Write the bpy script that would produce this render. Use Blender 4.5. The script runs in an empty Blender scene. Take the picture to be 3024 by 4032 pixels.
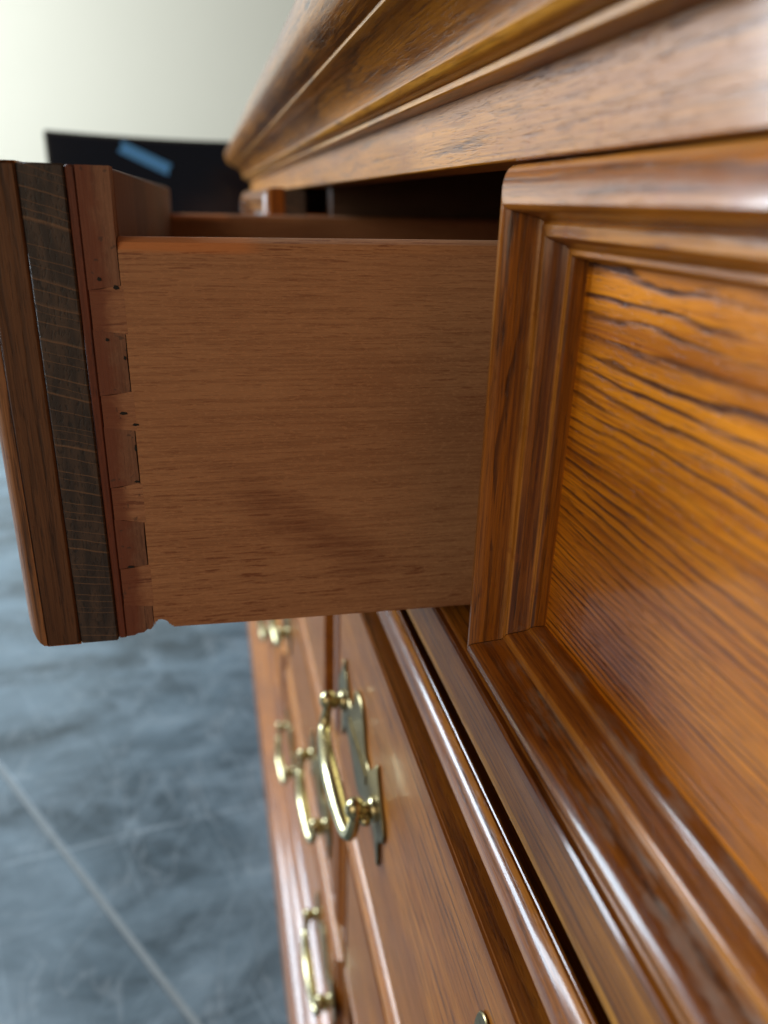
import bpy, bmesh, math, random
from mathutils import Vector, Matrix
random.seed(7)
S = bpy.context.scene
COL = S.collection
ZC = 0.93                                   # camera height over the floor

# ------------------------------------------------------------------ camera
def norm(v): return Vector(v).normalized()
F = 3028.0
dx = norm((800 - 1512, 785 - 2016, F))       # along the dresser, away from the viewer
dz = norm((1300 - 1512, 9586.86 - 2016, F))  # down
dy = dz.cross(dx)                            # into the dresser
R = Matrix(((-dx[0], dx[1], dx[2]), (dy[0], -dy[1], -dy[2]), (-dz[0], dz[1], dz[2])))
cam = bpy.data.cameras.new('camera'); camo = bpy.data.objects.new('camera', cam); COL.objects.link(camo)
camo.matrix_world = Matrix.Translation((0, 0, ZC)) @ R.to_4x4()
cam.sensor_fit = 'HORIZONTAL'; cam.sensor_width = 36; cam.lens = 36 * F / 3024
cam.clip_start = 0.01; cam.clip_end = 50
cam.dof.use_dof = True; cam.dof.focus_distance = 0.272; cam.dof.aperture_fstop = 9.0
S.camera = camo

# ------------------------------------------------------------------ light
w = bpy.data.worlds.new('World'); S.world = w; w.use_nodes = True
bg = w.node_tree.nodes['Background']; bg.inputs[0].default_value = (0.62, 0.53, 0.42, 1); bg.inputs[1].default_value = 0.13
def area(name, loc, target, sx, sy, power, col):
    l = bpy.data.lights.new(name, 'AREA'); l.shape = 'RECTANGLE'; l.size = sx; l.size_y = sy; l.energy = power; l.color = col
    o = bpy.data.objects.new(name, l); COL.objects.link(o); o.location = loc
    d = Vector(target) - Vector(loc); o.rotation_euler = d.to_track_quat('-Z', 'Y').to_euler(); return o
area('window_light', (-2.7, -2.4, 1.90), (-2.3, 0, 1.45), 1.7, 2.0, 245, (0.73, 0.87, 1.0))      # tall opening, front left
area('fill_light', (1.9, -2.3, 1.7), (-.3, 0, 1.0), 2.4, 2.0, 30, (1.0, 0.84, 0.62))          # broad warm fill added behind the viewer
S.view_settings.view_transform = 'Standard'; S.view_settings.look = 'None'
S.view_settings.exposure = 0.2; S.view_settings.gamma = 1

# ------------------------------------------------------------------ materials
class NT:
    def __init__(s, name):
        m = bpy.data.materials.new(name); m.use_nodes = True; s.m = m; s.t = m.node_tree; s.t.nodes.clear()
        s.out = s.n('ShaderNodeOutputMaterial'); s.b = s.n('ShaderNodeBsdfPrincipled'); s.l(s.b.outputs[0], s.out.inputs[0])
    def n(s, k): return s.t.nodes.new(k)
    def l(s, a, b): s.t.links.new(a, b)
    def put(s, v, i):
        if isinstance(v, bpy.types.NodeSocket): s.l(v, i)
        elif v is not None:
            i.default_value = v
    def math(s, op, a, b=None, c=None, clamp=False):
        n = s.n('ShaderNodeMath'); n.operation = op; n.use_clamp = clamp
        for k, v in enumerate((a, b, c)): s.put(v, n.inputs[k])
        return n.outputs[0]
    def vmath(s, op, a, b):
        n = s.n('ShaderNodeVectorMath'); n.operation = op; s.put(a, n.inputs[0]); s.put(b, n.inputs[1]); return n.outputs[0]
    def noise(s, vec, scale=1.0, detail=2.0, rough=0.5, dist=0.0):
        n = s.n('ShaderNodeTexNoise'); s.put(vec, n.inputs['Vector']); n.inputs['Scale'].default_value = scale
        n.inputs['Detail'].default_value = detail; n.inputs['Roughness'].default_value = rough; n.inputs['Distortion'].default_value = dist
        return n.outputs[0]
    def step(s, v, a, b):                    # smooth 0..1 between a and b
        n = s.n('ShaderNodeMapRange'); n.interpolation_type = 'SMOOTHSTEP'
        s.put(v, n.inputs[0]); n.inputs[1].default_value = a; n.inputs[2].default_value = b; return n.outputs[0]
    def mix(s, f, a, b, mode='MIX'):
        n = s.n('ShaderNodeMix'); n.data_type = 'RGBA'; n.blend_type = mode
        s.put(f, n.inputs[0]); s.put(a if isinstance(a, bpy.types.NodeSocket) else (*a, 1), n.inputs[6])
        s.put(b if isinstance(b, bpy.types.NodeSocket) else (*b, 1), n.inputs[7]); return n.outputs[2]
    def comb(s, x, y, z):
        n = s.n('ShaderNodeCombineXYZ')
        for k, v in enumerate((x, y, z)): s.put(v, n.inputs[k])
        return n.outputs[0]
    def coords(s, axis='x', rnd=True):
        tc = s.n('ShaderNodeTexCoord'); sp = s.n('ShaderNodeSeparateXYZ'); s.l(tc.outputs['Object'], sp.inputs[0])
        x, y, z = sp.outputs
        s.raw = (x, y, z)
        p = {'x': (x, y, z), 'z': (z, y, x), 'y': (y, x, z)}[axis]
        v = s.comb(*p)
        if rnd:
            oi = s.n('ShaderNodeObjectInfo'); k = s.math('MULTIPLY', oi.outputs['Random'], 9.0)
            v = s.vmath('ADD', v, s.comb(k, k, k))
        sp2 = s.n('ShaderNodeSeparateXYZ'); s.l(v, sp2.inputs[0]); s.p = sp2.outputs
        return v
    def sc(s, v, a): return s.vmath('MULTIPLY', v, a)
    def bump(s, h, strength, dist):
        n = s.n('ShaderNodeBump'); n.inputs['Strength'].default_value = strength; n.inputs['Distance'].default_value = dist
        s.put(h, n.inputs['Height']); s.l(n.outputs[0], s.b.inputs['Normal'])

def oak(name, axis='x', light=(.43, .175, .036), mid=(.26, .092, .019), dark=(.055, .018, .008), freq=170., quad=None,
        rough=.33, coat=.5, fine=1.0, bmp=.35, pore=1.0, bandk=.75, dusty=None, warp=1.3):
    t = NT(name); v = t.coords(axis)
    if quad:                                  # ring phase for one flat-sawn board: rings crowd together towards its lower edge
        s_ = t.math('SUBTRACT', quad[0], t.raw[2]); s_ = t.math('MAXIMUM', s_, 0.0)
        ph = t.math('ADD', t.math('MULTIPLY', s_, quad[1]), t.math('MULTIPLY', t.math('MULTIPLY', s_, s_), quad[2]))
    else:
        ph = t.math('ADD', t.math('MULTIPLY', t.p[1], freq * .6), t.math('MULTIPLY', t.p[2], freq))
    ph = t.math('ADD', ph, t.math('MULTIPLY', t.noise(t.sc(v, (7, 30, 30)), 1, 3, .55), warp * 2.2))
    ph = t.math('ADD', ph, t.math('MULTIPLY', t.noise(t.sc(v, (40, 160, 160)), 1, 2), .55))
    fr = t.math('FRACT', ph)
    band = t.math('MULTIPLY', t.step(fr, .0, .10), t.math('SUBTRACT', 1.0, t.step(fr, .20, .50)))
    brk = t.step(t.noise(t.sc(v, (24, 480, 480)), 1, 4, .65), *((.34, .52) if quad else (.42, .56)))
    brk2 = t.step(t.noise(t.sc(v, (9, 60, 60)), 1, 2, .5), .35, .62)
    band = t.math('MULTIPLY', band, t.math('MULTIPLY', brk, t.math('ADD', .32, t.math('MULTIPLY', brk2, .68))))
    s1 = t.noise(t.sc(v, (4, 70, 70)), 1, 4, .6)
    s2 = t.noise(t.sc(v, (7, 480 * fine, 480 * fine)), 1, 4, .7)
    s3 = t.noise(t.sc(v, (26, 1300, 1300)), 1, 3, .7)
    streak = t.math('ADD', t.math('ADD', t.math('MULTIPLY', s1, .38), t.math('MULTIPLY', s2, .40)), t.math('MULTIPLY', s3, .22))
    blotch = t.noise(t.sc(v, (14, 30, 30)), 1, 3, .6)
    col = t.mix(t.step(streak, .38, .61), mid, light)
    col = t.mix(t.math('MULTIPLY', t.step(s2, .52, .64), .6), col, (mid[0] * .38, mid[1] * .32, mid[2] * .35))
    col = t.mix(t.math('MULTIPLY', t.step(blotch, .45, .75), .45), col, (mid[0] * .6, mid[1] * .5, mid[2] * .45))
    col = t.mix(t.math('MULTIPLY', band, bandk), col, dark)
    pr = t.noise(t.sc(v, (110, 1500, 1500)), 1, 2, .5)
    pores = t.math('MULTIPLY', t.step(pr, .57, .64), t.math('ADD', .4, t.math('MULTIPLY', band, .6)))
    col = t.mix(t.math('MULTIPLY', pores, .75 * pore), col, dark)
    wa = t.n('ShaderNodeAttribute'); wa.attribute_name = 'edge_highlight'
    wm = t.math('MULTIPLY', t.step(wa.outputs['Fac'], .25, .9), t.math('ADD', .25, t.math('MULTIPLY', t.step(t.noise(t.sc(v, (24, 260, 260)), 1, 4, .65), .36, .58), .75)))
    col = t.mix(t.math('MULTIPLY', wm, .7), col, (light[0] * 1.45, light[1] * 1.75, light[2] * 2.6))  # highlight of the raised edges, put into the colour
    ray = t.step(t.noise(t.sc(v, (260, 260, 60)), 1, 1, .5), .66, .74)
    col = t.mix(t.math('MULTIPLY', ray, .35), col, (light[0] * .55, light[1] * .4, light[2] * .35))
    rg = t.math('ADD', rough - .07, t.math('MULTIPLY', t.noise(t.sc(v, (18, 90, 90)), 1, 3), .16))
    if dusty:                                 # dust lying in the grooves of a moulding, t = height over the drawer's lower edge
        z = t.raw[2]; msk = None
        for a, b in dusty:
            k = t.math('MULTIPLY', t.step(z, a - .0008, a), t.math('SUBTRACT', 1.0, t.step(z, b, b + .0008)))
            msk = k if msk is None else t.math('MAXIMUM', msk, k)
        nn = t.math('MULTIPLY', t.step(t.noise(t.sc(v, (70, 300, 300)), 1, 4, .65), .42, .64), t.step(t.noise(t.sc(v, (28, 28, 28)), 1, 2), .32, .52))
        msk = t.math('MULTIPLY', msk, nn)
        col = t.mix(t.math('MULTIPLY', msk, .4), col, (.36, .32, .27)); rg = t.math('ADD', rg, t.math('MULTIPLY', msk, .4))
    t.l(col, t.b.inputs['Base Color']); t.l(rg, t.b.inputs['Roughness'])
    t.b.inputs['Specular IOR Level'].default_value = .28; t.b.inputs['Coat Weight'].default_value = coat; t.b.inputs['Coat Roughness'].default_value = .10
    h = t.math('ADD', t.math('MULTIPLY', t.math('ADD', pores, t.math('MULTIPLY', band, .6)), -1.0), t.math('ADD', t.math('MULTIPLY', streak, .35), t.math('MULTIPLY', t.noise(t.sc(v, (45, 130, 130)), 1, 4, .65), .9)))
    t.bump(h, bmp, .0004)
    return t.m

OAK_X = oak('oak_x', light=(.48, .155, .012), mid=(.15, .038, .005), coat=.6)
OAK_Z = oak('oak_z', 'z', light=(.44, .140, .011), mid=(.11, .028, .005), freq=260., coat=.35)
OAK_DIV = oak('oak_divider', 'x', light=(.44, .165, .014), mid=(.17, .052, .006), freq=330., rough=.45, coat=.15)
OAK_CORN = oak('oak_cornice', 'x', light=(.46, .165, .012), mid=(.13, .039, .005), dark=(.03, .011, .006), freq=120., rough=.36, coat=.35)
OAK_RAIL = oak('oak_rail', 'x', light=(.52, .200, .014), mid=(.30, .100, .008), freq=110., bandk=.5, rough=.40, coat=.18)
OAK_PANEL = oak('oak_panel', 'x', light=(.88, .295, .009), mid=(.38, .098, .005), dark=(.065, .018, .008), quad=(.146, 125., 1500.), bandk=.97, rough=.36, coat=.22, warp=1.5, fine=1.5, bmp=.6)
OAK_LOW = oak('oak_low', 'x', light=(.46, .162, .018), mid=(.24, .072, .010), freq=150., bandk=.7, rough=.36, coat=.22)
OAK_DUST = oak('oak_dust', 'x', light=(.48, .155, .012), mid=(.15, .038, .005), coat=.6, dusty=[(.0135, .0172), (.0225, .0262)])
OAK_EDGE = oak('oak_edge', 'z', light=(.20, .092, .042), mid=(.095, .044, .024), dark=(.022, .014, .013), freq=420., rough=.5, coat=.0)

def sidewood(name, axis, light, mid, dash, rough=.55, smear=None, stain=None):
    t = NT(name); v = t.coords(axis)
    a = t.noise(t.sc(v, (4, 14, 14)), 1, 4, .6)
    b = t.noise(t.sc(v, (26, 1000, 1000)), 1, 4, .7)
    c = t.noise(t.sc(v, (62, 900, 900)), 1, 2, .55)
    c2 = t.noise(t.sc(v, (130, 1700, 1700)), 1, 2, .55)
    d = t.noise(t.sc(v, (500, 1300, 1300)), 1, 3, .65)
    col = t.mix(t.step(a, .36, .62), mid, light)
    col = t.mix(t.math('MULTIPLY', t.step(b, .42, .62), .36), col, (mid[0] * .62, mid[1] * .54, mid[2] * .5))
    region = t.step(t.noise(t.sc(v, (7, 16, 16)), 1, 3), .44, .60)
    col = t.mix(t.math('MULTIPLY', t.math('MULTIPLY', t.step(c, .575, .64), t.math('ADD', .12, t.math('MULTIPLY', region, .88))), .75), col, dash)
    col = t.mix(t.math('MULTIPLY', t.step(c2, .59, .66), .35), col, dash)
    col = t.mix(t.math('MULTIPLY', t.step(d, .52, .66), .3), col, (light[0] * 1.3, light[1] * 1.35, light[2] * 1.4))
    x, y, z = t.raw
    if stain:                                 # a darker reddish streak that wanders down the veneer
        (y0, z0), (y1, z1) = stain; L = math.hypot(y1 - y0, z1 - z0); uy, uz = (y1 - y0) / L, (z1 - z0) / L
        ry = t.math('SUBTRACT', y, y0); rz = t.math('SUBTRACT', z, z0)
        al = t.math('ADD', t.math('MULTIPLY', ry, uy), t.math('MULTIPLY', rz, uz))
        ac = t.math('ABSOLUTE', t.math('ADD', t.math('SUBTRACT', t.math('MULTIPLY', ry, -uz), t.math('MULTIPLY', rz, -uy)), t.math('MULTIPLY', t.math('SUBTRACT', t.noise(t.sc(v, (30, 60, 60)), 1, 4, .6), .5), .022)))
        m = t.math('MULTIPLY', t.math('SUBTRACT', 1.0, t.step(ac, .0, .014)), t.math('MULTIPLY', t.step(al, -.012, .02), t.math('SUBTRACT', 1.0, t.step(al, L * 1.0, L * 1.6))))
        m = t.math('MULTIPLY', m, t.math('ADD', .45, t.math('MULTIPLY', t.step(b, .4, .6), .55)))
        col = t.mix(t.math('MULTIPLY', m, .6), col, (.17, .050, .020))
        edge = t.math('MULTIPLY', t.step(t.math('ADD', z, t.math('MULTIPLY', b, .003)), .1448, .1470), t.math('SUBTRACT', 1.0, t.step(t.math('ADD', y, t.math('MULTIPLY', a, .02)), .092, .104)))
        col = t.mix(t.math('MULTIPLY', edge, .75), col, (.66, .235, .07))      # lit orange look painted on the front part of the top edge
    if smear is not None:                     # red stain that ran over the joint from the front board
        nn = t.noise(t.sc(v, (90, 90, 90)), 1, 4, .65)
        m = t.math('SUBTRACT', 1.0, t.step(t.math('ADD', y, t.math('MULTIPLY', t.math('SUBTRACT', nn, .5), .012)), smear, smear + .006))
        col = t.mix(t.math('MULTIPLY', m, .8), col, (.17, .042, .017))
        spots = t.step(t.noise(t.sc(v, (420, 300, 300)), 1, 2), .66, .72)
        col = t.mix(t.math('MULTIPLY', spots, .6), col, (.05, .03, .024))
    t.l(col, t.b.inputs['Base Color']); t.b.inputs['Roughness'].default_value = rough
    t.bump(t.math('ADD', b, t.math('MULTIPLY', c, -.6)), .25, .0003)
    return t.m
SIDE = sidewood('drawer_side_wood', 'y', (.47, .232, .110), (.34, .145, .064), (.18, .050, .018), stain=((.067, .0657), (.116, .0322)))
TAIL = sidewood('tail_wood', 'y', (.45, .220, .112), (.33, .140, .066), (.15, .045, .022), smear=.0335)
FRONT_IN = sidewood('inner_front_wood', 'z', (.175, .070, .042), (.115, .044, .028), (.045, .014, .010))
PIN = sidewood('pin_wood', 'z', (.27, .128, .072), (.185, .082, .048), (.06, .022, .013), .6, smear=.0335)
REDSTRIP = sidewood('red_strip_wood', 'z', (.18, .046, .019), (.10, .026, .012), (.05, .012, .008), .5)
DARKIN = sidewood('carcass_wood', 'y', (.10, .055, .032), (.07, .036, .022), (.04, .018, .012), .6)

def endgrain():
    t = NT('end_grain'); v = t.coords('x', rnd=False); x, y, z = t.raw
    wob = t.math('MULTIPLY', t.noise(v, 60, 2), .0022)
    # rays: pale lines sloping down towards the back of the board, flatter near the bottom
    slope = t.math('ADD', .08, t.math('MULTIPLY', t.step(z, .0, .06), .17))
    u = t.math('ADD', t.math('ADD', z, t.math('MULTIPLY', y, slope)), wob)
    ph = t.math('ADD', t.math('MULTIPLY', u, 260.), t.math('MULTIPLY', t.noise(t.comb(0.0, 0.0, u), 90, 3), 5.0))
    fr = t.math('FRACT', ph)
    ray = t.math('MULTIPLY', t.step(fr, .0, .06), t.math('SUBTRACT', 1.0, t.step(fr, .07, .16)))
    ray = t.math('MULTIPLY', ray, t.step(t.noise(t.sc(v, (1, 200, 50)), 1, 3), .18, .42))
    pores = t.step(t.noise(t.sc(v, (1, 1100, 420)), 1, 3, .6), .5, .68)
    cl = t.noise(t.sc(v, (1, 320, 60)), 1, 3)
    col = t.mix(t.step(cl, .35, .65), (.036, .028, .027), (.080, .054, .042))
    col = t.mix(t.math('MULTIPLY', pores, .75), col, (.016, .015, .017))
    col = t.mix(t.math('MULTIPLY', ray, .8), col, (.21, .118, .066))
    t.l(col, t.b.inputs['Base Color']); t.b.inputs['Roughness'].default_value = .55
    t.bump(t.math('SUBTRACT', ray, pores), .3, .0003)
    return t.m
ENDG = endgrain()

def brass(name, c, rough):
    t = NT(name); v = t.coords('x')
    n = t.noise(v, 180, 4, .6)
    t.l(t.mix(t.math('MULTIPLY', t.step(n, .5, .72), .6), c, (c[0] * .35, c[1] * .33, c[2] * .4)), t.b.inputs['Base Color'])
    t.b.inputs['Metallic'].default_value = 1
    t.l(t.math('ADD', rough, t.math('MULTIPLY', n, .12)), t.b.inputs['Roughness']); t.bump(n, .1, .0003)
    return t.m
BRASS = brass('aged_brass', (.50, .43, .24), .2)
BRASS_OLD = brass('tarnished_brass', (.30, .235, .115), .3)

def flat(name, c, rough, k=.12, scale=30, spec=.5):
    t = NT(name); v = t.coords('x', rnd=False); n = t.noise(v, scale, 4, .6)
    t.l(t.mix(n, tuple(q * (1 - k) for q in c), tuple(min(1, q * (1 + k)) for q in c)), t.b.inputs['Base Color'])
    t.b.inputs['Roughness'].default_value = rough; t.b.inputs['Specular IOR Level'].default_value = spec
    t.bump(n, .1, .001); return t.m
WALL = flat('cream_wall_paint', (.575, .505, .385), .7, .03, 2.5)
SCREEN = flat('black_screen_glass', (.008, .012, .024), .12, .1, 10)
BEZEL = flat('black_plastic', (.012, .012, .014), .35)
BLUESTRIP = flat('bright_blue', (.14, .47, 1.0), .6, .08, 120)
JOINT = flat('joint_filler', (.19, .215, .22), .6, .25, 60)
BLACKHOLE = flat('keyhole_dark', (.01, .01, .01), .8)

def floor_mat():
    t = NT('dark_grey_floor'); v = t.coords('x', rnd=False)
    a = t.noise(t.sc(v, (5, 2.2, 1)), 1, 6, .62, .8)
    b = t.noise(t.sc(v, (16, 9, 1)), 1, 5, .65, .5)
    c = t.noise(t.sc(v, (3.2, 1.3, 1)), 1, 5, .55, 1.2)
    col = t.mix(t.step(a, .32, .68), (.040, .058, .069), (.140, .192, .226))
    col = t.mix(t.math('MULTIPLY', t.step(b, .42, .7), .5), col, (.19, .25, .29))
    vein = t.math('SUBTRACT', 1.0, t.step(t.math('ABSOLUTE', t.math('SUBTRACT', c, .5)), .0, .018))
    vein = t.math('MULTIPLY', vein, t.step(a, .50, .64))
    col = t.mix(t.math('MULTIPLY', vein, .18), col, (.40, .44, .46))
    d = t.noise(t.sc(v, (1.7, 4.4, 1)), 1, 4, .55, 1.5)
    vein2 = t.math('SUBTRACT', 1.0, t.step(t.math('ABSOLUTE', t.math('SUBTRACT', d, .47)), .0, .012))
    col = t.mix(t.math('MULTIPLY', vein2, .18), col, (.38, .42, .44))
    for ang, thr in ((.5, .60), (-.35, .61), (1.25, .62)):      # fine scuffs in several directions
        mp = t.n('ShaderNodeMapping'); mp.inputs['Rotation'].default_value = (0, 0, ang); t.l(v, mp.inputs[0])
        sn = t.noise(t.sc(mp.outputs[0], (4, 120, 1)), 1, 3, .6, .6)
        col = t.mix(t.math('MULTIPLY', t.step(sn, thr, thr + .06), .22), col, (.27, .34, .38))
    x, y, z = t.raw                            # one long faint scratch line across the slab
    ln = t.math('ABSOLUTE', t.math('ADD', t.math('ADD', t.math('ADD', x, 1.018), t.math('MULTIPLY', y, .145)), t.math('MULTIPLY', t.math('SUBTRACT', t.noise(v, 9, 3), .5), .018)))
    lm = t.math('MULTIPLY', t.math('SUBTRACT', 1.0, t.step(ln, .001, .0055)), t.step(t.noise(v, 10, 3), .30, .62))
    col = t.mix(t.math('MULTIPLY', lm, .26), col, (.45, .52, .56))
    t.l(col, t.b.inputs['Base Color'])
    t.l(t.math('ADD', .20, t.math('MULTIPLY', b, .3)), t.b.inputs['Roughness'])
    t.bump(t.math('ADD', a, b), .12, .002)
    return t.m
FLOOR = floor_mat()

# ------------------------------------------------------------------ mesh helpers
class MB:
    def __init__(s): s.v = []; s.f = []
    def add(s, v, f):
        o = len(s.v); s.v += [tuple(q) for q in v]; s.f += [tuple(i + o for i in q) for q in f]; return s
    def box(s, x0, x1, y0, y1, z0, z1):
        return s.add([(x0, y0, z0), (x1, y0, z0), (x1, y1, z0), (x0, y1, z0), (x0, y0, z1), (x1, y0, z1), (x1, y1, z1), (x0, y1, z1)],
                     [(0, 3, 2, 1), (4, 5, 6, 7), (0, 1, 5, 4), (1, 2, 6, 5), (2, 3, 7, 6), (3, 0, 4, 7)])
    def sweep(s, prof, a, b):                 # prof -> 3D rings a(p), b(p); closed solid
        n = len(prof); v = [a(p) for p in prof] + [b(p) for p in prof]
        f = [(i, (i + 1) % n, n + (i + 1) % n, n + i) for i in range(n)] + [tuple(range(n))[::-1], tuple(range(n, 2 * n))]
        return s.add(v, f)
    def poly_y(s, pts, y0, y1):               # outline in (x,z), extruded along y
        return s.sweep(pts, lambda p: (p[0], y0, p[1]), lambda p: (p[0], y1, p[1]))
    def poly_x(s, pts, x0, x1):               # outline in (y,z), extruded along x
        return s.sweep(pts, lambda p: (x0, p[0], p[1]), lambda p: (x1, p[0], p[1]))
    def tube(s, pts, rad, seg=12):
        P = [Vector(p) for p in pts]; n = len(P); v = []; up = None
        for i, p in enumerate(P):
            d = (P[min(i + 1, n - 1)] - P[max(i - 1, 0)]).normalized()
            if up is None: up = d.orthogonal().normalized()
            up = (up - d * up.dot(d)).normalized(); sd = d.cross(up)
            for k in range(seg):
                a = 2 * math.pi * k / seg; v.append(p + (up * math.cos(a) + sd * math.sin(a)) * rad[i])
        f = [(i * seg + k, i * seg + (k + 1) % seg, (i + 1) * seg + (k + 1) % seg, (i + 1) * seg + k) for i in range(n - 1) for k in range(seg)]
        f += [tuple(range(seg))[::-1], tuple(range((n - 1) * seg, n * seg))]
        return s.add(v, f)
    def ball(s, c, r, ax=(1, 1, 1), n=8, m=14):
        pts = []; v = [(c[0], c[1], c[2] + r * ax[2])]
        for i in range(1, n):
            a = math.pi * i / n
            for k in range(m):
                b = 2 * math.pi * k / m
                v.append((c[0] + r * ax[0] * math.sin(a) * math.cos(b), c[1] + r * ax[1] * math.sin(a) * math.sin(b), c[2] + r * ax[2] * math.cos(a)))
        v.append((c[0], c[1], c[2] - r * ax[2])); f = []
        for k in range(m): f.append((0, 1 + k, 1 + (k + 1) % m))
        for i in range(n - 2):
            for k in range(m): f.append((1 + i * m + k, 1 + (i + 1) * m + k, 1 + (i + 1) * m + (k + 1) % m, 1 + i * m + (k + 1) % m))
        L = len(v) - 1
        for k in range(m): f.append((L, 1 + (n - 2) * m + (k + 1) % m, 1 + (n - 2) * m + k))
        return s.add(v, f)
    def turned(s, c, prof):                   # lathe along -y from c: prof = [(dist, radius)]
        n = 14; v = []; f = []
        for d, r in prof:
            for k in range(n):
                a = 2 * math.pi * k / n; v.append((c[0] + r * math.cos(a), c[1] - d, c[2] + r * math.sin(a)))
        for i in range(len(prof) - 1):
            for k in range(n): f.append((i * n + k, i * n + (k + 1) % n, (i + 1) * n + (k + 1) % n, (i + 1) * n + k))
        f += [tuple(range(n))[::-1], tuple(range((len(prof) - 1) * n, len(prof) * n))]
        return s.add(v, f)

def part(name, mb, mat, root=None, parent=None, bevel=0, seg=2, smooth=40, label=None, edge_highlight=None):
    """link one mesh; vertices are given in the world and stored relative to the thing's root"""
    o0 = Vector(root.location) if root else Vector((0, 0, 0))
    me = bpy.data.meshes.new(name)
    bm = bmesh.new(); vs = [bm.verts.new(Vector(p) - o0) for p in mb.v]
    for f in mb.f:
        try: bm.faces.new([vs[i] for i in f])
        except ValueError: pass
    bmesh.ops.recalc_face_normals(bm, faces=bm.faces)
    if bevel:
        es = [e for e in bm.edges if e.is_manifold and e.calc_face_angle(0) > .6]
        bmesh.ops.bevel(bm, geom=es, offset=bevel, segments=seg, affect='EDGES', clamp_overlap=True)
    bm.to_mesh(me); bm.free(); me.materials.append(mat)
    for p in me.polygons: p.use_smooth = True
    if edge_highlight:                                  # golden highlight painted like rubbed finish along raised moulding edges
        at = me.attributes.new('edge_highlight', 'FLOAT', 'POINT')
        for i_, v_ in enumerate(me.vertices): at.data[i_].value = edge_highlight(v_.co + o0)
    me.set_sharp_from_angle(angle=math.radians(smooth))
    o = bpy.data.objects.new(name, me); COL.objects.link(o)
    if parent or root: o.parent = parent or root
    if label: o['label'] = label
    return o
def thing(name, loc, label, cat, group=None):
    o = bpy.data.objects.new(name, None); COL.objects.link(o); o.location = loc; o.empty_display_size = .05
    o['label'] = label; o['category'] = cat
    if group: o['group'] = group
    return o
def solo(name, mb, mat, origin, label=None, cat=None, kind=None, **k):
    class _: pass
    r = _(); r.location = Vector(origin)
    o = part(name, mb, mat, None, None, **k)
    o.data.transform(Matrix.Translation(-Vector(origin))); o.location = origin
    if label: o['label'] = label
    if cat: o['category'] = cat
    if kind: o['kind'] = kind
    return o

YF = .0912                                     # plane of the dresser's face rails
def Z(z): return z + ZC

# ------------------------------------------------------------------ setting
floor = bpy.data.objects.new('floor', None); COL.objects.link(floor); floor['kind'] = 'structure'
# two slabs either side of a pale filled joint running slantwise past the dresser
P0 = Vector((-1.195, -.402)); dr = (Vector((-.665, -.063)) - P0).normalized(); nr = Vector((-dr.y, dr.x))
def slab(sgn):
    a = P0 - dr * 9 + nr * sgn * .0046; b = P0 + dr * 9 + nr * sgn * .0046; c = b + nr * sgn * 9; d = a + nr * sgn * 9
    pts = [a, b, c, d] if sgn > 0 else [d, c, b, a]
    m = MB(); m.add([(p.x, p.y, -.03) for p in pts] + [(p.x, p.y, 0) for p in pts],
                    [(3, 2, 1, 0), (4, 5, 6, 7), (0, 1, 5, 4), (1, 2, 6, 5), (2, 3, 7, 6), (3, 0, 4, 7)])
    part('floor_slab', m, FLOOR, parent=floor, bevel=.0015, seg=1)
slab(1); slab(-1)
a = P0 - dr * 9; b = P0 + dr * 9; m = MB()
q = [a - nr * .0044, b - nr * .0044, b + nr * .0044, a + nr * .0044]
m.add([(p.x, p.y, -.03) for p in q] + [(p.x, p.y, -.0012) for p in q], [(3, 2, 1, 0), (4, 5, 6, 7), (0, 1, 5, 4), (1, 2, 6, 5), (2, 3, 7, 6), (3, 0, 4, 7)])
part('joint_filler', m, JOINT, parent=floor)
XW = -4.4
solo('wall', MB().box(XW - .1, XW, -4, 3.5, 0, 3.0), WALL, (XW, 0, 0), 'plain cream painted wall at the far end behind the dresser', 'wall')

# black screen
TX = -2.2
tv = thing('flat_screen', (TX, .02, 0), 'black flat screen standing against the cream wall beyond the dresser', 'screen')
yl, yr, zt, zb = -.168 * 2.2, .42, Z(.0667 * 2.2), Z(-.42)
def top(y):
    u = (y - yl) / (.06 - yl); return zt - .009 * math.sin(math.pi * min(1, u * .62)) + (.004 if u > 1 else 0) * 0
N = 16; ys = [yl + (yr - yl) * i / N for i in range(N + 1)]
m = MB(); pts = [(y, top(y)) for y in ys] + [(yr, zb), (yl, zb)]
m.poly_x(pts, TX - .035, TX); part('casing', m, BEZEL, tv, bevel=.003)
m = MB(); pts = [(min(max(y, yl + .008), yr - .008), top(y) - .008) for y in ys] + [(yr - .008, zb + .03), (yl + .008, zb + .03)]
m.poly_x(pts, TX - .01, TX + .0015); part('screen_panel', m, SCREEN, tv)
part('stand', MB().box(TX - .03, TX - .005, -.03, .07, .02, zb + .05).box(TX - .16, TX + .12, -.25, .29, 0, .02), BEZEL, tv, bevel=.003)
c0 = Vector((-.0889 * 2.2, Z(.0533 * 2.2))); c1 = Vector((-.0353 * 2.2, Z(.0303 * 2.2)))
d_ = (c1 - c0).normalized(); n_ = Vector((-d_.y, d_.x)) * .0135
m = MB(); m.poly_x([tuple(c0 + n_), tuple(c0 + d_ * .006), tuple(c0 - n_), tuple(c1 - n_), tuple(c1 - d_ * .004), tuple(c1 + n_)], TX + .0016, TX + .0024)  # slanting blue strip on the screen face
mid_ = (c0 + c1) / 2
solo('blue_strip', m, BLUESTRIP, (TX + .002, mid_.x, mid_.y), 'bright blue strip lying slantwise on the black screen', 'tape')

# ------------------------------------------------------------------ dresser case
XL, XR = -1.615, .30                            # left and right ends of the dresser
YB = YF + .46
dr_ = thing('dresser', ((XL + XR) / 2, .3, 0), 'long oak dresser with moulded cornice and nine drawers on the grey floor', 'dresser')
R0T, R0B = .0121, -.1592                        # top row of drawers
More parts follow.
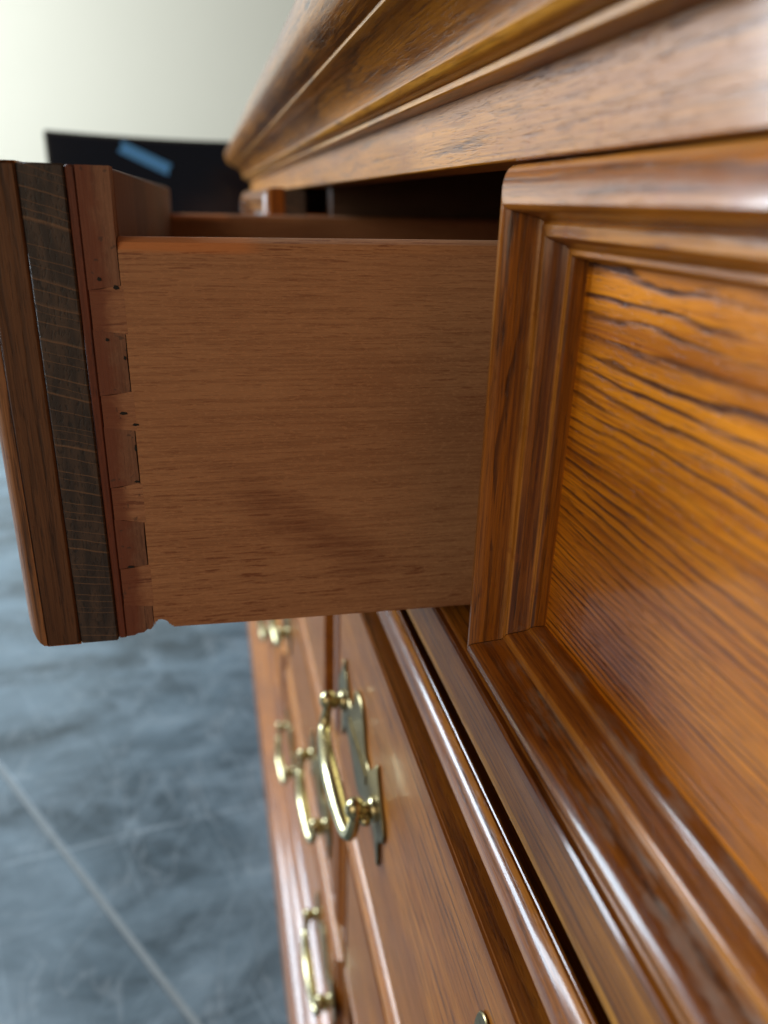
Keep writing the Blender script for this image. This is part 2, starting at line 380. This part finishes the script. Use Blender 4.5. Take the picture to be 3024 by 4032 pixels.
# cornice: profile (y, z) run along the front and mitred back round the left end
corn = [(.0912, .0355), (.0832, .0357), (.0826, .0362), (.0826, .0381), (.0832, .0386), (.0815, .0388), (.0790, .0393), (.0770, .0404), (.0760, .0418), (.0764, .0432),
        (.0775, .0441), (.0772, .0450), (.0766, .0468), (.0748, .0500), (.0722, .0532), (.0690, .0560), (.0655, .0582), (.0625, .0596),
        (.0606, .0599), (.0600, .0602), (.0598, .0613), (.0590, .0616), (.0570, .0622), (.0540, .0638), (.0510, .0662), (.0485, .0695),
        (.0466, .0735), (.0456, .0780), (.0455, .0825), (.0465, .0860), (.0490, .0885), (.0520, .0895), (.0912, .0895)]
def crun(lo, hi, nm):
    pr = [p for p in corn[lo:hi]]
    pr = pr + [(.1000, pr[-1][1]), (.1000, pr[0][1])] if nm != 'x' else pr
    m = MB(); m.sweep(pr, lambda p: (XL - (YF - p[0]), p[0], Z(p[1])), lambda p: (XR + (YF - p[0]), p[0], Z(p[1])))
    m2 = MB(); m2.sweep(pr, lambda p: (XL - (YF - p[0]) , p[0] , Z(p[1])), lambda p: (XL - (YF - p[0]), YB, Z(p[1])))
    return m
cm = crun(0, len(corn), 'c'); part('cornice', cm, OAK_CORN, dr_, smooth=35, edge_highlight=lambda c: 1.0 if .0596 < c.z - ZC < .0614 else .9 if .0402 < c.z - ZC < .0421 else .8 if .0360 < c.z - ZC < .0383 else 0.0)
m = MB(); pr = [(XL - (YF - p[0]), p[1]) for p in corn] + [(XL + .008, corn[-1][1]), (XL + .008, corn[0][1])]
n = len(pr); full = corn + [(.0912, 0), (.0912, 0)]
m.add([(p[0], (corn[i][0] if i < len(corn) else .1001) + .0002, Z(p[1])) for i, p in enumerate(pr)] + [(p[0], YB, Z(p[1])) for p in pr],
      [(i, (i + 1) % n, n + (i + 1) % n, n + i) for i in range(n)] + [tuple(range(n, 2 * n))])
part('cornice', m, OAK_CORN, dr_, smooth=35, label='short cornice return on the left end of the dresser')
part('top_board', MB().box(XL, XR, .1002, YB, Z(.070), Z(.0892)), OAK_X, dr_)
part('top_rail', MB().box(XL, XR, YF, YF + .021, Z(.0131), Z(.0695)), OAK_RAIL, dr_, bevel=.0006, seg=1)
rows = [(-.2085, -.4280), (-.4720, -.6480), (-.6920, -.8280)]
divs = [(-.1625, -.2024), (-.4300, -.4700), (-.6500, -.6900)]
for zt_, zb_ in divs:
    q = [(YF + .022, zb_), (YF + .022, zt_), (YF + .002, zt_), (YF + .0006, zt_ - .0006), (YF, zt_ - .002), (YF, zb_ + .0132)]
    q += [(YF + .0075 * (1 - math.cos(a)), zb_ + .0105 * (1 - math.sin(a))) for a in [math.pi / 2 * k / 7 for k in range(8)]]
    m = MB(); m.sweep(q, lambda p: (XL + .02, p[0], Z(p[1])), lambda p: (XR - .02, p[0], Z(p[1])))
    part('divider_rail', m, OAK_DIV, dr_, smooth=50, edge_highlight=lambda c: .9 if c.y < YF + .0015 and c.z - ZC < zb_ + .0112 else 0.0)
# thin quirk bead under the top row
m = MB(); m.sweep([(YF - .0016, -.1640), (YF - .0024, -.1652), (YF - .0016, -.1666), (YF + .001, -.1668), (YF + .001, -.1638)],
        lambda p: (XL + .02, p[0], Z(p[1])), lambda p: (XR - .02, p[0], Z(p[1])))
part('quirk_bead', m, OAK_X, dr_)
XM = -.5125
part('bottom_rail', MB().box(XL + .02, XR - .02, YF, YF + .022, Z(-.858), Z(-.830)), OAK_X, dr_, bevel=.002)
for x0, x1 in ((XL, XL + .0195), (XR - .0195, XR)):
    part('end_stile', MB().box(x0, x1, YF + .0005, YF + .022, Z(-.858), Z(.0128)), OAK_Z, dr_, bevel=.0015)
for x0, x1 in ((XL, XL + .018), (XR - .018, XR)):
    part('side_panel', MB().box(x0, x1, YF + .0222, YB - .008, Z(-.89), Z(.0695)), OAK_Z, dr_)
for zt_, zb_ in rows:
    for xm in (XM, -1.080):
        part('divider_stile', MB().box(xm - .0185, xm + .0185, YF + .001, YF + .022, Z(zb_ - .0018), Z(zt_ + .0058)), OAK_Z, dr_, bevel=.001)
for d0 in (.2435, .7535, 1.2650):
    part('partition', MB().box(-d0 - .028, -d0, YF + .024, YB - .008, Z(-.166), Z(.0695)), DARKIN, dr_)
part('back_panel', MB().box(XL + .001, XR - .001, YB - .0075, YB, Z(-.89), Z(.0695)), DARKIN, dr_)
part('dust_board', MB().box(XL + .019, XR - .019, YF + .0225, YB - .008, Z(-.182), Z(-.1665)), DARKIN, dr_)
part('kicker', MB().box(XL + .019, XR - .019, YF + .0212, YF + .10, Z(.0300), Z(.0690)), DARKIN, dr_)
# plinth: stepped moulding and tall base block
pl = [(.0912, -.8345), (.0885, -.8350), (.0858, -.8385), (.0845, -.8430), (.0790, -.8455), (.0755, -.8485), (.0735, -.8530), (.0660, -.8560), (.0620, -.8590), (.0600, -.8645),
      (.0530, -.8680), (.0490, -.8720), (.0470, -.8770), (.0458, -.8830), (.0456, -.9295), (.1000, -.9295), (.1000, -.8345)]
m = MB(); m.sweep(pl, lambda p: (XL - (YF - p[0]), p[0], Z(p[1])), lambda p: (XR + (YF - p[0]), p[0], Z(p[1])))
part('plinth', m, OAK_X, dr_, smooth=35)

# ------------------------------------------------------------------ brass pulls
half = [(0, .040), (.007, .039), (.013, .034), (.016, .030), (.019, .022), (.023, .015), (.029, .011), (.035, .012), (.041, .018), (.046, .024), (.0505, .0255), (.0525, .031), (.0555, .032), (.0575, .0265), (.062, .021),
        (.067, .014), (.073, .008), (.076, .001), (.073, -.007), (.066, -.011), (.062, -.018), (.0635, -.028), (.0625, -.034), (.0590, -.0345), (.0560, -.028), (.050, -.019), (.040, -.018), (.029, -.020), (.019, -.023), (.010, -.030), (0, -.034)]
def pull(root, xc, yp, zc, k=1.0):
    h = part('handle', MB().box(xc - .030 * k, xc + .030 * k, yp - .0030 * k, yp - .0004, zc - .0045 * k, zc + .0045 * k), BRASS_OLD, root, bevel=.001)
    out = [(xc + u * k, zc + z * k) for u, z in half] + [(xc - u * k, zc + z * k) for u, z in half[-2:0:-1]]
    part('backplate', MB().poly_y(out, yp - .0022 * k, yp - .0001), BRASS_OLD, root, h, bevel=.0007, seg=1)
    for s in (-1, 1):
        p = MB().turned((xc + s * .0525 * k, yp - .002, zc), [(0, .0075 * k), (.0015 * k, .0078 * k), (.0035 * k, .0055 * k), (.0045 * k, .0035 * k), (.0052 * k, .0035 * k), (.0060 * k, .0050 * k),
                            (.0078 * k, .0056 * k), (.0094 * k, .0048 * k), (.0104 * k, .0035 * k), (.0108 * k, .001)])
        p.ball((xc + s * .0525 * k, yp - .0132 * k, zc + .0015 * k), .0062 * k, (1, 1, 1.15))
        p.ball((xc + s * .0590 * k, yp - .0085 * k, zc - .002 * k), .0032 * k)
        part('post', p, BRASS, root, h, smooth=60)
    pts = []; rad = []
    ctl = [(-.0525, .0125, .001, .0032), (-.0534, .0136, -.006, .0037), (-.0530, .0147, -.0125, .0040), (-.0505, .0160, -.0185, .0045), (-.0455, .0170, -.0207, .0050), (-.0380, .0178, -.0206, .0054), (-.0250, .0188, -.0187, .0059), (-.0110, .0195, -.0168, .0062), (0, .0197, -.0162, .0063)]
    ctl = ctl + [(-a, b, c, r) for a, b, c, r in ctl[-2::-1]]
    for a, b, c, r in ctl: pts.append((xc + a * k, yp - b * k, zc + c * k)); rad.append(r * k)
    # rounder path
    P = [Vector(p) for p in pts]; Q = []; rr = []
    for i in range(len(P) - 1):
        p0, p1, p2, p3 = P[max(i - 1, 0)], P[i], P[i + 1], P[min(i + 2, len(P) - 1)]
        for j in range(3):
            t = j / 3; Q.append(.5 * ((2 * p1) + (p2 - p0) * t + (2 * p0 - 5 * p1 + 4 * p2 - p3) * t * t + (3 * p1 - p0 - 3 * p2 + p3) * t ** 3)); rr.append(rad[i] * (1 - t) + rad[i + 1] * t)
    Q.append(P[-1]); rr.append(rad[-1]); rr = [r * .92 for r in rr]
    part('bail', MB().tube(Q, rr, 12), BRASS, root, h, smooth=80)
    return h

# ------------------------------------------------------------------ drawers
HEAD = [(0, .0018), (.0005, .0014), (.0003, .0004), (.0012, -.0011), (.0028, -.0026), (.0048, -.0039), (.0070, -.0049), (.0092, -.0056), (.0110, -.0058), (.0122, -.0050), (.0130, -.0028), (.0136, .0002), (.0143, .0034), (.0150, .0051)]
PROF = [(0, .0138)] + HEAD + [(.0156, .0057), (.0162, .0049), (.0192, .0048), (.0200, .0056), (.0208, .0080), (.0218, .0104), (.0228, .0113), (.0240, .0112), (.0247, .0117), (.0250, .0126), (.0250, .0172), (.0180, .0172), (.0180, .0138)]
PROF_R = [(.0055, .0138), (.0055, .0030), (0, .0027)] + HEAD + [(.0165, .0056), (.0190, .0058), (.0192, .0138)]
OAK_BEAD = oak('oak_bead', 'z', light=(.38, .165, .060), mid=(.20, .078, .028), dark=(.03, .018, .014), freq=300., rough=.45, coat=.1)
def frame(root, x0, x1, z0, z1, yf, prof, near=False, HX=None):
    HX = HX or OAK_X
    g = .00012
    X = lambda t, a: a
    top_ = MB().sweep(prof, lambda p: (x0 + p[0] + g, yf + p[1], z1 - p[0]), lambda p: (x1 - p[0] - g, yf + p[1], z1 - p[0]))
    gb = .00022
    bot_ = MB().sweep(prof, lambda p: (x0 + p[0] + gb, yf + p[1], z0 + p[0]), lambda p: (x1 - p[0] - gb, yf + p[1], z0 + p[0]))
    lef_ = MB().sweep(prof, lambda p: (x0 + p[0], yf + p[1], z0 + p[0] + g), lambda p: (x0 + p[0], yf + p[1], z1 - p[0] - g))
    rig_ = MB().sweep(prof, lambda p: (x1 - p[0], yf + p[1], z0 + p[0] + g), lambda p: (x1 - p[0], yf + p[1], z1 - p[0] - g))
    def wt(q):                                # painted highlight at the crest of the bead, on the flat ridge and at the inner lip
        return 1.0 if .0150 < q < .0195 else .9 if .0226 < q < .0242 else .55 if .0085 < q < .0115 else .75 if .0002 < q < .0014 else 0.0
    part('moulding', top_, HX, root, smooth=38, edge_highlight=lambda c: wt(z1 - c.z))
    part('moulding', bot_, OAK_DUST if near else HX, root, smooth=38, edge_highlight=lambda c: wt(c.z - z0))
    part('moulding', lef_, OAK_Z, root, smooth=38, edge_highlight=lambda c: wt(c.x - x0))
    if not root.get('open'): part('moulding', rig_, OAK_Z, root, smooth=38, edge_highlight=lambda c: wt(x1 - c.x))
    else:                                    # its right end shows two strips: the bead and the dark block behind it
        pf = [(.0002, .0016)] + HEAD[2:] + [(.0150, .0056), (.0138, .0016)]
        m = MB().sweep(pf, lambda p: (x1 - p[0], yf + p[1], z0 + p[0] + .0001), lambda p: (x1 - p[0], yf + p[1], z1 - p[0] - g))
        part('moulding', m, OAK_BEAD, root, smooth=38)
        m = MB().box(x1 - .0195, x1, yf + .0017, yf + .0137, z0, z1 - .0002)
        part('edge_block', m, OAK_EDGE, root, bevel=.0008, seg=1)

def drawer(name, label, d0, d1, zt_, zb_, pulled=0., style='flat', group=None, yp=None, handles=(0,), near=False, k=1.0, core=True):
    x0, x1 = -d1, -d0; yf = YF - pulled
    root = thing(name, ((x0 + x1) / 2, yf, Z(zb_)), label, 'drawer', group)
    if pulled > .1: root['open'] = 1
    z0, z1 = Z(zb_), Z(zt_)
    frame(root, x0, x1, z0, z1, yf, PROF if style == 'flat' else PROF_R, near, OAK_LOW if zt_ < -.45 else OAK_X)
    if style == 'flat':
        yp = yf + .0166
        part('front_panel', MB().box(x0 + .0245, x1 - .0245, yp, yf + .0150 + .004, z0 + .0245, z1 - .0245), OAK_PANEL, root)
    else:
        part('raised_panel', MB().box(x0 + .0196, x1 - .0196, yp, yf + .0138, z0 + .0196, z1 - .0196), OAK_LOW, root, bevel=.0012, seg=2)
    for hx in handles: pull(root, (x0 + x1) / 2 + hx, yp, (z0 + z1) / 2 - (.003 if style != 'flat' else 0), k)
    return root

T = 'oak dresser'
near_d = drawer('drawer', 'closed top row oak drawer with recessed panel, nearest at the right of the photo', -.235, .240, R0T, R0B, 0, 'flat', 'dresser drawers', near=True, k=.6)
open_d = drawer('drawer', 'top row drawer pulled far out, showing its reddish side with dovetails', .275, .750, .0096, -.1607, .1605, 'flat', 'dresser drawers', k=.6)
far_d = drawer('drawer', 'farthest top row drawer, slightly ajar beyond the pulled out drawer', .785, 1.262, R0T, R0B, .03, 'flat', 'dresser drawers', k=.6)
corner_d = drawer('drawer', 'small closed top row drawer at the far left corner, beyond the ajar one', 1.297, 1.592, R0T, R0B, 0, 'flat', 'dresser drawers', k=.6)
for (zt_, zb_), yp, lr, lm, ll in zip(rows, (.0785, .0857, .0850),
        ('lower drawer with the largest, sharpest brass pull, just under the near closed drawer', 'second lower drawer down on the near side, mostly below the photo edge', 'lowest drawer on the near side, below the photo edge'),
        ('middle column drawer directly below the pulled out drawer, mostly hidden by it', 'middle column drawer with a blurred brass pull hanging just left of the largest pull', 'lowest middle column drawer, whose nearer blurred pull hangs at the bottom edge of the photo'),
        ('highest lower drawer at the far left corner of the dresser', 'second lower drawer at the far left corner of the dresser', 'lowest drawer at the far left corner of the dresser')):
    if zt_ > -.6:
        drawer('drawer', lr, -.280, .493, zt_, zb_, 0, 'raised', 'dresser drawers', yp, (.2835, -.2835) if zt_ > -.3 else ())
    drawer('drawer', lm, .532, 1.060, zt_, zb_, 0, 'raised', 'dresser drawers', yp, (0,) if zt_ > -.3 else (.165, -.204) if zt_ > -.5 else (.199, -.151))
    drawer('drawer', ll, 1.100, 1.594, zt_, zb_, 0, 'raised', 'dresser drawers', yp, (0,))

# ------------------------------------------------------------------ the pulled out drawer's body
def ragged(pts, amp):
    return [(a + random.uniform(-amp, amp), b + random.uniform(-amp, amp)) for a, b in pts]
xr = -.275; yo = YF - .1605
part('front_board', MB().box(-.7495, xr - .0001, yo + .0139, yo + .0276, Z(-.1607), Z(.0092)), ENDG, open_d, bevel=.0006, seg=1)
part('red_strip', MB().box(-.7490, xr - .0005, yo + .0277, yo + .0308, Z(-.1600), Z(.0090)), REDSTRIP, open_d, bevel=.0006, seg=1)
ya, yb = yo + .0309, yo + .0412               # thickness of the inner front, joined by dovetails
m = MB(); m.poly_x([(ya, Z(-.1585)), (yb, Z(-.1585)), (yb, Z(.0078)), (yb - .0018, Z(.0090)), (ya + .0015, Z(.0094)), (ya, Z(.0086))], -.7480, xr - .0100)
inner = part('inner_front', m, FRONT_IN, open_d, bevel=.0004, seg=1)
pins = [(.0090, -.0275), (-.0425, -.0628), (-.0762, -.0965), (-.1112, -.1290), (-.1462, -.1585)]
for i, (zt_, zb_) in enumerate(pins):
    sk = .0009
    m = MB(); m.poly_x([(ya, Z(zt_ + (0 if i == 0 else .0012))), (yb - .0001, Z(zt_ - (0 if i == 0 else .0002))), (yb - .0003, Z((zt_ + zb_) / 2)), (yb - .0001, Z(zb_ - .0002)), (yb - .005, Z(zb_ - .0003)), (ya, Z(zb_ - (.0010 if i < 4 else 0)))], xr - .0099, xr - .00004 - .00006 * (i % 2))
    if i == 4:
        m = MB(); m.poly_x([(ya, Z(zt_ + .001)), (yb, Z(zt_)), (yb, Z(-.1553)), (yb - .0012, Z(-.1568)), (yb - .0024, Z(-.1566)), (yb - .0040, Z(-.1579)), (yb - .0061, Z(-.1580)), (yb - .0074, Z(-.1588)), (ya, Z(-.1590))], xr - .0099, xr - .0001)
    part('dovetail_pin', m, PIN, open_d, inner)
# sides: the near one shows its whole outer face; tails reach forward between the pins
def side(x0, x1, near):
    yt = YF + .235
    out = [(yb + .0001, -.0121), (yt, -.0098), (yt, -.1592), (.02, -.1571), (-.0180, -.1564)]
    chip = [(-.0206, -.1564), (-.0208, -.1556), (-.0213, -.1561), (-.0216, -.1549), (-.0221, -.1552), (-.0226, -.1539), (-.0236, -.1531), (-.0250, -.1526), (-.0262, -.1527), (-.0268, -.1536), (-.0272, -.1533), (-.0274, -.1545), (-.0278, -.1549)] if near else []
    pts = [(a, Z(b)) for a, b in out] + [(a, Z(b)) for a, b in chip]
    pts.append((yb + .0001, Z(-.1553 if near else -.1564)))
    c = .0045
    pts = [(a, Z(b)) for a, b in out] + [(a, Z(b)) for a, b in chip]
    if near: pts += [(ya + .004, Z(-.1589))] if False else []
    pts.append((yb + .0003, Z(-.1466 if near else -.1564)))
    m = MB(); n = len(pts); e = [0, 1]
    def off(x, k): return [(x, p[0], p[1] - (k if i in e else 0)) for i, p in enumerate(pts)]
    v = off(x1, c) + off(x1 - .0016, .0015) + off(x1 - .005, 0) + off(x0 + .002, 0) + off(x0, .002)
    f = []
    for r in range(4): f += [(r * n + i, r * n + (i + 1) % n, (r + 1) * n + (i + 1) % n, (r + 1) * n + i) for i in range(n)]
    f += [tuple(range(n))[::-1], tuple(range(4 * n, 5 * n))]
    m.add(v, f)
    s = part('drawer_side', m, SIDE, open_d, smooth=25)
    return s
for py, pz, sy, sz in [(-.0346, -.0250, .0007, .0007), (-.0296, -.0276, .0010, .0008), (-.0341, -.0446, .0006, .0006), (-.0290, -.0508, .0004, .0007), (-.0313, -.0700, .0014, .0006), (-.0276, -.0742, .0012, .0005), (-.0284, -.0828, .0004, .0012), (-.0343, -.1292, .0013, .0005), (-.0290, -.0954, .0010, .0004)]:
    m = MB(); m.poly_x([(py - sy, Z(pz - sz * .3)), (py - sy * .2, Z(pz - sz)), (py + sy, Z(pz - sz * .6)), (py + sy * .8, Z(pz + sz * .5)), (py - sy * .4, Z(pz + sz))], xr - .002, xr + .00018)
    part('chip_hole', m, BLACKHOLE, open_d, inner)
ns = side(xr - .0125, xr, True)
for (z1_, z0_) in [(-.0279, -.0421), (-.0632, -.0757), (-.0970, -.1108), (-.1295, -.1458)]:
    z1_ += .0004; z0_ -= .0004
    m = MB(); j = random.uniform(-.0004, .0004)
    m.poly_x([(ya + .0002, Z(z1_ - .0010)), (ya + .0035, Z(z1_ - .0008)), (yb - .001, Z(z1_ + .0004 + j)), (yb + .0008, Z(z1_ + .0003)), (yb + .0008, Z(z0_ - .0004)), (ya + .003, Z(z0_ + .0009 + j)), (ya + .0002, Z(z0_ + .0010))], xr - .012, xr + .00003)
    part('tail', m, TAIL, open_d, ns)
fs = side(-.7490, -.7370, False)
part('drawer_back', MB().box(-.7365, xr - .0130, YF + .220, YF + .232, Z(-.145), Z(-.014)), SIDE, open_d, bevel=.001)
part('drawer_bottom', MB().box(-.7365, xr - .0130, yb + .0005, YF + .2195, Z(-.147), Z(-.142)), SIDE, open_d)
# front boards of the ajar drawer
yo2 = YF - .03
part('front_board', MB().box(-1.2615, -.7855, yo2 + .0139, yo2 + .034, Z(-.158), Z(.0110)), ENDG, far_d, bevel=.001)
for x0 in (-1.260, -.7985):
    part('drawer_side', MB().box(x0, x0 + .012, yo2 + .0342, YF + .25, Z(-.157), Z(-.011)), SIDE, far_d, bevel=.001)
part('front_board', MB().box(-.2395, .2345, YF + .0192, YF + .0235, Z(-.158), Z(.0110)), OAK_X, near_d, bevel=.0005, seg=1)
# keyhole plate on the near lower drawer
for o in list(COL.objects):
    if o.get('label', '').startswith('lower drawer with the largest'):
        kx, kz, ky = -.164, Z(-.274), .0785
        pts = [(kx + .0085 * math.cos(a) * (1 + .15 * math.sin(a)), kz + .021 * math.sin(a)) for a in [2 * math.pi * i / 24 for i in range(24)]]
        esc = part('escutcheon', MB().poly_y(pts, ky - .0015, ky - .0001), BRASS_OLD, o, bevel=.0005, seg=1)
        pts = [(kx + .0058 * math.cos(a), kz + .016 * math.sin(a)) for a in [2 * math.pi * i / 20 for i in range(20)]]
        part('keyhole', MB().poly_y(pts, ky - .0018, ky - .0016), BLACKHOLE, o, esc)
